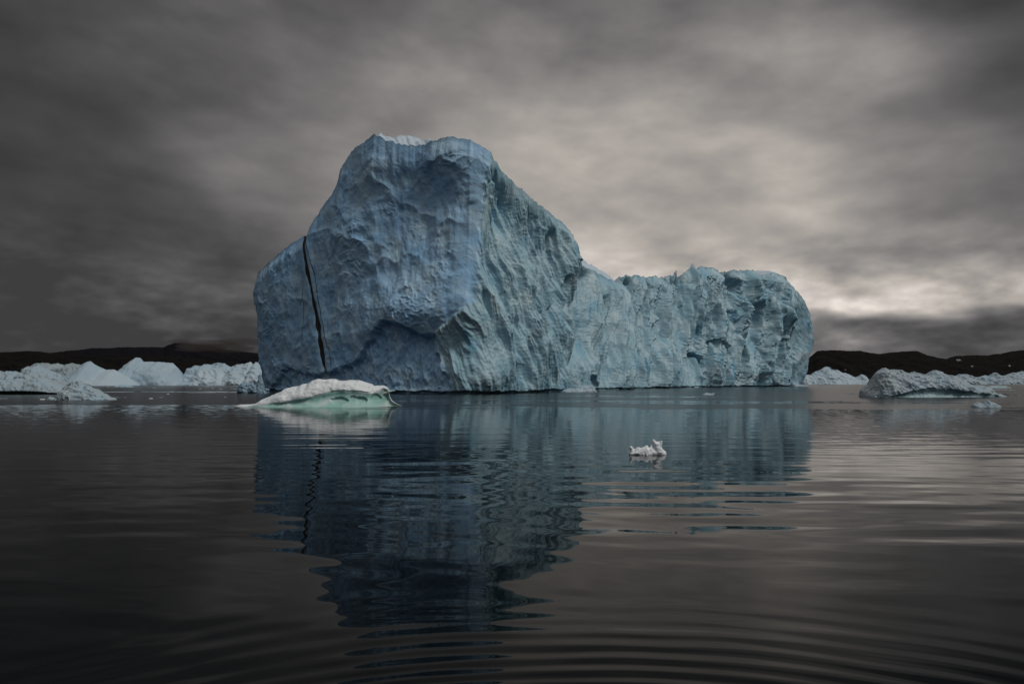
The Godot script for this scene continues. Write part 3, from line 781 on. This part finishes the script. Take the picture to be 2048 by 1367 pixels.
func make_berg() -> void:
	make_planes()
	n_soft = noise(FastNoiseLite.TYPE_SIMPLEX_SMOOTH, 2, 3)
	n_rib = noise(FastNoiseLite.TYPE_SIMPLEX_SMOOTH, 4, 5, true)
	n_cell = scoops(8)
	n_cell2 = scoops(9)
	n_block = scoops(10, FastNoiseLite.RETURN_CELL_VALUE)
	n_fbm = noise(FastNoiseLite.TYPE_SIMPLEX_SMOOTH, 4, 12)
	n_chisel = scoops(15, FastNoiseLite.RETURN_DISTANCE2_SUB)
	n_chisel.cellular_distance_function = FastNoiseLite.DISTANCE_MANHATTAN
	n_line = noise(FastNoiseLite.TYPE_SIMPLEX_SMOOTH, 2, 13, true)
	# columns of the cliff: foot and rim
	var foot := []
	var rim := []
	var along := []
	var run := 0.0
	for k in BERG.size() - 1:
		var a: Array = BERG[k]
		var b: Array = BERG[k + 1]
		var fa := Vector3(a[0], -1.5, a[1])
		var fb := Vector3(b[0], -1.5, b[1])
		var step: float = fa.length() * lerpf(0.0010, 0.0020, smoothstep(190.0, 300.0, run))
		if k < 1 or k > BERG.size() - 4:
			step *= 4.0
		var cnt := maxi(2, ceili(fa.distance_to(fb) / step))
		for i in cnt:
			var t := float(i) / cnt
			foot.append(fa.lerp(fb, t))
			rim.append(Vector3(a[2], a[3], a[4]).lerp(Vector3(b[2], b[3], b[4]), t))
			along.append(run + fa.distance_to(fb) * t)
		run += fa.distance_to(fb)
	var nu: int = foot.size()
	var even := []
	for i in nu:
		var s := Vector3.ZERO
		var w := 0
		for k in range(maxi(0, i - 10), mini(nu, i + 11)):
			s += foot[k]
			w += 1
		even.append(s / w)
	var out := []
	for i in nu:
		var t: Vector3 = even[mini(nu - 1, i + 14)] - even[maxi(0, i - 14)]
		out.append(Vector3(-t.z, 0.0, t.x).normalized())
	var nv := 480
	var p := PackedVector3Array()
	var c := PackedColorArray()
	p.resize(nu * nv)
	c.resize(nu * nv)
	var blue := Color(ICE_BLUE[0], ICE_BLUE[1], ICE_BLUE[2])
	var deep := Color(ICE_DEEP[0], ICE_DEEP[1], ICE_DEEP[2])
	var pale := Color(ICE_PALE[0], ICE_PALE[1], ICE_PALE[2])
	var bleached := Color(ICE_WORN[0], ICE_WORN[1], ICE_WORN[2])
	var frost := Color(ICE_FROST[0], ICE_FROST[1], ICE_FROST[2])
	var dep := PackedFloat32Array()
	var kind := PackedFloat32Array()
	dep.resize(nu * nv)
	kind.resize(nu * nv)
	for i in nu:
		var u: float = along[i]
		# small teeth along the rim
		rim[i] = rim[i] + Vector3(0.0, n_fbm.get_noise_2d(u * 0.5, 9.0) * 0.6 + n_rib.get_noise_2d(u * 0.09, 3.0) * 1.3 * smoothstep(240.0, 260.0, u) * (1.0 - smoothstep(410.0, 430.0, u)), 0.0)
		for j in nv:
			var v := float(j) / (nv - 1)
			var d := cliff(u, lerpf(-1.5, rim[i].y, v), v)
			dep[i * nv + j] = d.x
			kind[i * nv + j] = d.y
	# melt has worn the sharpest arrises a little
	for pass_no in 1:
		var was := dep.duplicate()
		for i in range(1, nu - 1):
			for j in range(1, nv - 1):
				var k := i * nv + j
				dep[k] = was[k] * 0.4 + (was[k - 1] + was[k + 1] + was[k - nv] + was[k + nv]) * 0.15
	for i in nu:
		var f: Vector3 = even[i]
		var r: Vector3 = rim[i]
		var o: Vector3 = out[i]
		var u: float = along[i]
		for j in nv:
			var b := f.lerp(r, float(j) / (nv - 1))
			p[i * nv + j] = b + o * dep[i * nv + j]
			var tint := n_fbm.get_noise_3d(u * 0.09, b.y * 0.06, 2.0)
			var vein := smoothstep(0.25, 0.6, n_soft.get_noise_2d(u * 0.16 + 60.0, b.y * 0.05))
			var rime := smoothstep(0.05, 0.35, n_fbm.get_noise_2d(u * 0.11 + 80.0, b.y * 0.11))
			var worn := blue.lerp(bleached, clampf(0.25 + tint * 0.6 + 0.45 * rime, 0.0, 1.0))
			var rough := pale.lerp(deep, clampf(vein * 0.55, 0.0, 1.0)).lerp(frost, clampf(0.15 + tint * 0.8 + 0.5 * rime, 0.0, 0.9))
			c[i * nv + j] = worn.lerp(rough, kind[i * nv + j])
	var berg := thing("iceberg", "huge towering blue iceberg with a dark dirt band down its left face", "iceberg", Vector3.ZERO)
	part("ice_cliff", grid(p, c, nu, nv), mats.ice, berg)
	# the snowy top and the far side
	var away := Vector3(-0.25, 0.0, -0.97)
	var share := [0.0, 0.03, 0.07, 0.12, 0.18, 0.25, 0.34, 0.45, 0.58, 0.72, 0.86, 0.96, 1.0, 1.02, 1.03, 1.03]
	var ns := share.size()
	var sp := PackedVector3Array()
	var sc := PackedColorArray()
	for i in range(0, nu, 2):
		var r: Vector3 = p[i * nv + nv - 1]
		var u: float = along[i]
		var wide: float = 72.0 * smoothstep(0.0, 60.0, u) * (1.0 - smoothstep(425.0, 500.0, u)) + 2.0
		var rise: float = (6.0 + 2.0 * smoothstep(113.0, 121.0, u) - 2.4 * smoothstep(122.0, 128.0, u)) * smoothstep(109.0, 112.0, u) * (1.0 - smoothstep(127.0, 132.0, u)) + 6.5 * smoothstep(203.0, 207.0, u) * (1.0 - smoothstep(236.0, 246.0, u)) + 3.5 * smoothstep(400.0, 408.0, u) * (1.0 - smoothstep(418.0, 430.0, u))
		for k in ns:
			var s: float = share[k]
			var y: float = r.y + rise * sin(clampf(s / 0.25, 0.0, 1.0) * PI * 0.5) - 10.0 * maxf(0.0, s - 0.25)
			y -= (1.0 + 6.0 * smoothstep(296.0, 306.0, u) * (1.0 - smoothstep(336.0, 342.0, u))) * smoothstep(0.0, 0.07, s) * (1.0 - minf(rise, 1.0))
			y += n_fbm.get_noise_2d(u * 0.2 + s * 20.0, s * 9.0) * 0.9 * minf(1.0, s * 20.0)
			if k >= ns - 3:
				y = lerpf(y, -1.5, [0.3, 0.7, 1.0][k - ns + 3])
			sp.append(Vector3(r.x, y, r.z) + away * wide * s)
			sc.append(Color(SNOW[0], SNOW[1], SNOW[2]))
	part("snow_top", grid(sp, sc, sp.size() / ns, ns), mats.snow, berg)
	# bands of dark rock dust frozen into the left face
	dirt(VEIN, 0.82, p, nv, rim, out, along, berg)
	dirt(VEIN2, 0.13, p, nv, rim, out, along, berg)
	dirt(VEIN3, 0.10, p, nv, rim, out, along, berg)

func dirt(line: Array, half: float, at: PackedVector3Array, nv: int, rim: Array, out: Array, along: Array, berg: Node3D) -> void:
	var p := PackedVector3Array()
	var rows := 420
	var wide := 9
	for j in rows:
		var y: float = lerpf(line[-1].y, line[0].y, float(j) / (rows - 1))
		var mid := across(line, y) + n_soft.get_noise_2d(y * 0.12, half * 40.0) * 0.16
		var h := half * (1.0 + 0.7 * n_soft.get_noise_2d(y * 0.16, 8.0 + half)) * (0.45 + 0.55 * smoothstep(0.0, 8.0, y - line[-1].y)) * (0.55 + 0.45 * smoothstep(0.0, 9.0, line[0].y - y))
		for k in wide:
			var e := (float(k) / (wide - 1) - 0.5) * 2.0
			var u := mid + h * e
			var i: int = along.bsearch(u)
			i = clampi(i, 1, along.size() - 1)
			var t: float = clampf((u - along[i - 1]) / maxf(along[i] - along[i - 1], 1e-5), 0.0, 1.0)
			var r: Vector3 = rim[i - 1].lerp(rim[i], t)
			var row := clampf((y + 1.5) / (r.y + 1.5), 0.0, 0.9999) * (nv - 1)
			var j0 := int(row)
			var low := at[(i - 1) * nv + j0].lerp(at[i * nv + j0], t)
			var high := at[(i - 1) * nv + j0 + 1].lerp(at[i * nv + j0 + 1], t)
			p.append(low.lerp(high, row - j0) + (out[i] as Vector3) * (0.09 * (1.0 - e * e * e * e) - 0.015))
	part("sediment_band", grid(p, PackedColorArray(), rows, wide, PackedVector3Array(), true), mats.dirt, berg)

# ---------------------------------------------------------------- smaller ice
# An iceberg or floe: crest heights over its length, how thick it is, how its front falls to the water.
# shape: wide (front to back), steep (1 slope, 0.3 wall), lump (relief, m), grain (size of relief, m), lip: heights of an undercut's upper edge over the length, with its depth
func ice_mass(called: String, label: String, at: Vector3, turn: float, crest: Array, shape: Dictionary, tints: Array, m: Material, group := "", hollows := []) -> Node3D:
	var o := thing(called, label, shape.get("kind", "iceberg"), at, group)
	o.rotation.y = turn
	var x0: float = crest[0].x
	var x1: float = crest[-1].x
	var nu: int = shape.get("nu", 130)
	var front: int = shape.get("nv", 46)
	var back := 14
	var nv := front + back
	var tall := 0.0
	for k in crest:
		tall = maxf(tall, k.y)
	var sd: float = shape.get("seed", 1.0) * 37.0
	var lump: float = shape.get("lump", 0.5)
	var grain: float = shape.get("grain", 4.0)
	var wide: float = shape.wide
	var steep: float = shape.get("steep", 0.8)
	var lips: Array = shape.get("lip", [])
	var cut: float = shape.get("cut", 0.0)
	var p := PackedVector3Array()
	var c := PackedColorArray()
	p.resize(nu * nv)
	c.resize(nu * nv)
	for i in nu:
		var x := lerpf(x0, x1, float(i) / (nu - 1))
		var e := minf(float(i), float(nu - 1 - i)) / (nu - 1)
		var t := maxf(table(crest, x), 0.0)
		t += n_fbm.get_noise_2d(x / grain * 1.7 + sd, sd) * lump * 0.5 * smoothstep(0.0, tall * 0.4, t)
		var w := wide * (0.35 + 0.65 * sqrt(clampf(t / tall, 0.0, 1.0))) * smoothstep(-0.01, 0.06, e)
		if shape.has("taper"):
			w *= 1.0 - 0.8 * smoothstep(shape.taper, 8.2, x)
		var lip := 0.0
		if lips.size():
			lip = table(lips, x)
			lip = minf(lip * (1.0 + 0.14 * n_fbm.get_noise_2d(x / grain * 0.8 + sd, 31.0)), t * 0.92)
		for j in nv:
			var q: Vector3
			var n := Vector3(0.0, 0.5, 0.86)
			var under := 0.0
			if j < front:
				var v := float(j) / (front - 1)
				if lip > 0.02 and v < 0.5:
					# below the lip: a hollow that comes forward again at the foot
					var s := v / 0.5
					var y := lerpf(-0.12 * tall, lip, s)
					var b := sin(PI * clampf((s - 0.08) / 0.92, 0.0, 1.0))
					q = Vector3(x, y, w * (1.0 + 0.35 * pow(1.0 - s, 1.5) * shape.get("toe", 1.0)) - cut * b * clampf(lip / (0.25 * tall), 0.0, 1.0))
					n = Vector3(0.0, -0.2, 0.98)
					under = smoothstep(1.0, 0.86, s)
				elif lip > 0.02:
					var s := (v - 0.5) / 0.5
					q = Vector3(x, lerpf(lip, t, sin(s * PI * 0.5)), w * (1.0 - pow(s, 1.3)))
				else:
					q = Vector3(x, lerpf(-0.12 * tall, t, v), w * (1.0 - pow(v, 1.0 / steep)) * (1.0 if v > 0.1 else 1.0))
			else:
				var v := float(j - front + 1) / back
				q = Vector3(x, lerpf(t, -0.12 * tall, v), -w * (1.0 - pow(1.0 - v, 1.6)))
			var g := n_fbm.get_noise_3d(q.x / grain + sd, q.y / grain * 1.2, q.z / grain)
			var rib := n_cell.get_noise_3d(q.x / grain * 0.8 + sd, q.y / grain * 0.9, q.z / grain * 0.8 + 5.0) + 1.0
			var fin := n_fbm.get_noise_3d(q.x / grain * 4.0, q.y / grain * 4.0 + sd, q.z / grain * 4.0)
			var keep := smoothstep(0.0, 0.1, e + 0.03) * (0.35 if j == front - 1 else 1.0) * (1.0 - 0.75 * under)
			q += n * ((g * 1.1 + rib * 0.9 - 0.35) * lump + fin * lump * shape.get("fine", 0.35)) * keep
			for h in hollows:
				if j < front / 2:
					var a := Vector2((q.x - h[0]) / h[2], (q.y - h[1]) / h[3]).length() + 0.22 * n_soft.get_noise_2d(q.x * 1.1 + 3.0, q.y * 1.1)
					q.z -= h[4] * (1.0 - smoothstep(0.75, 1.0, a))
			p[i * nv + j] = q
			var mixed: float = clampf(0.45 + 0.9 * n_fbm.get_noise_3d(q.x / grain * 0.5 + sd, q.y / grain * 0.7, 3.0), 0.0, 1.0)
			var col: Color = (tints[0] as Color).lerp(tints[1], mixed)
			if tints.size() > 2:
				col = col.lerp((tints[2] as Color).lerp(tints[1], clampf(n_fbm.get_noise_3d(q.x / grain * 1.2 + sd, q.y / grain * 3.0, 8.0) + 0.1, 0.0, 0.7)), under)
			c[i * nv + j] = col
	part("ice_body", grid(p, c, nu, nv), m, o)
	return o

# a lump of blocks and horns, meshed from a smooth union of capsules
func blob(joints: Array, cell: float, lump: float, grain: float, sd: float) -> ArrayMesh:
	var lo := Vector3.ONE * 1e9
	var hi := -lo
	for j in joints:
		var r: float = maxf(j[2], j[3]) + lump + cell * 2.0
		lo = lo.min((j[0] as Vector3).min(j[1]) - Vector3.ONE * r)
		hi = hi.max((j[0] as Vector3).max(j[1]) + Vector3.ONE * r)
	var n := Vector3i((hi - lo) / cell) + Vector3i(2, 2, 2)
	var field := PackedFloat32Array()
	field.resize(n.x * n.y * n.z)
	for x in n.x:
		for y in n.y:
			for z in n.z:
				var q := lo + Vector3(x, y, z) * cell
				var d := 1e3
				for j in joints:
					var a: Vector3 = j[0]
					var ab: Vector3 = (j[1] as Vector3) - a
					var t := clampf((q - a).dot(ab) / maxf(ab.length_squared(), 1e-9), 0.0, 1.0)
					var e: float = (a + ab * t).distance_to(q) - lerpf(j[2], j[3], t)
					var k := 0.05 * (1.0 + grain)
					var h := clampf(0.5 + 0.5 * (d - e) / k, 0.0, 1.0)
					d = lerpf(d, e, h) - k * h * (1.0 - h)
				if absf(d) < lump * 2.0 + cell * 2.0:
					d += n_fbm.get_noise_3d(q.x / grain + sd, q.y / grain, q.z / grain) * lump
				field[(x * n.y + y) * n.z + z] = d
	var at := {}
	var p := PackedVector3Array()
	var nn := PackedVector3Array()
	var ix := PackedInt32Array()
	var sx := n.y * n.z
	for x in n.x - 1:
		for y in n.y - 1:
			for z in n.z - 1:
				var b := x * sx + y * n.z + z
				var sum := Vector3.ZERO
				var cnt := 0
				var corner := [field[b], field[b + sx], field[b + n.z], field[b + sx + n.z], field[b + 1], field[b + sx + 1], field[b + n.z + 1], field[b + sx + n.z + 1]]
				var neg := 0
				for k in 8:
					if corner[k] < 0.0:
						neg += 1
				if neg == 0 or neg == 8:
					continue
				for k in 8:
					for ax in 3:
						var k2 := k | (1 << ax)
						if k2 == k:
							continue
						var fa: float = corner[k]
						var fb: float = corner[k2]
						if (fa < 0.0) != (fb < 0.0):
							var t := fa / (fa - fb)
							var v := Vector3(k & 1, (k >> 1) & 1, (k >> 2) & 1)
							v[ax] = t
							sum += v
							cnt += 1
				at[b] = p.size()
				p.append(lo + (Vector3(x, y, z) + sum / cnt) * cell)
				nn.append(Vector3(corner[1] + corner[3] + corner[5] + corner[7] - corner[0] - corner[2] - corner[4] - corner[6], corner[2] + corner[3] + corner[6] + corner[7] - corner[0] - corner[1] - corner[4] - corner[5], corner[4] + corner[5] + corner[6] + corner[7] - corner[0] - corner[1] - corner[2] - corner[3]).normalized())
	var steps := [sx, n.z, 1]
	for x in range(1, n.x - 1):
		for y in range(1, n.y - 1):
			for z in range(1, n.z - 1):
				var b := x * sx + y * n.z + z
				for ax in 3:
					var inn: bool = field[b] < 0.0
					if inn == (field[b + steps[ax]] < 0.0):
						continue
					var s1: int = steps[(ax + 1) % 3]
					var s2: int = steps[(ax + 2) % 3]
					var a0: int = at[b]
					var a1: int = at[b - s1]
					var a2: int = at[b - s1 - s2]
					var a3: int = at[b - s2]
					if inn:
						ix.append_array(PackedInt32Array([a0, a2, a1, a0, a3, a2]))
					else:
						ix.append_array(PackedInt32Array([a0, a1, a2, a0, a2, a3]))
	var arrays := []
	arrays.resize(Mesh.ARRAY_MAX)
	arrays[Mesh.ARRAY_VERTEX] = p
	arrays[Mesh.ARRAY_NORMAL] = nn
	arrays[Mesh.ARRAY_INDEX] = ix
	var m := ArrayMesh.new()
	m.add_surface_from_arrays(Mesh.PRIMITIVE_TRIANGLES, arrays)
	return m

# a range of hills: crest line in metres across and up, at one distance
func hill(label: String, crest: Array, dist: float, deep: float, sd: float, tone: Color, patches: Array) -> void:
	var nu := 900
	var nv := 70
	var p := PackedVector3Array()
	var c := PackedColorArray()
	for i in nu:
		var x := lerpf(crest[0].x, crest[-1].x, float(i) / (nu - 1))
		var t := table(crest, x) + n_fbm.get_noise_2d(x / 260.0 + sd, 0.0) * 9.0 + n_fbm.get_noise_2d(x / 60.0 + sd, 4.0) * 3.0
		for j in nv:
			var v := float(j) / (nv - 1)
			var s := v / 0.75 if v < 0.75 else (1.0 - v) / 0.25
			var h := t * pow(clampf(s, 0.0, 1.0), 1.35) - 4.0 * (1.0 - s)
			var z := -dist - deep * (v - 0.75)
			h += (n_rib.get_noise_2d(x / 420.0 + sd, z / 420.0) * 0.09 + n_fbm.get_noise_2d(x / 120.0, z / 120.0 + sd) * 0.05) * t * sin(PI * clampf(s, 0.0, 1.0))
			var xx := x * (1.0 + deep * (v - 0.75) / dist)
			p.append(Vector3(xx, h, z))
			var k := tone * (1.0 + 0.5 * n_fbm.get_noise_2d(x / 90.0 + sd, h / 22.0))
			for q in patches:
				var e := Vector2((x - q[0]) / q[2], (h - q[1]) / q[3])
				if e.length() + 0.7 * n_fbm.get_noise_2d(x / 14.0, h / 8.0) < 0.8:
					k = Color(0.22, 0.23, 0.25)
			c.append(k)
	structure("hill", grid(p, c, nu, nv), mats.rock, label)
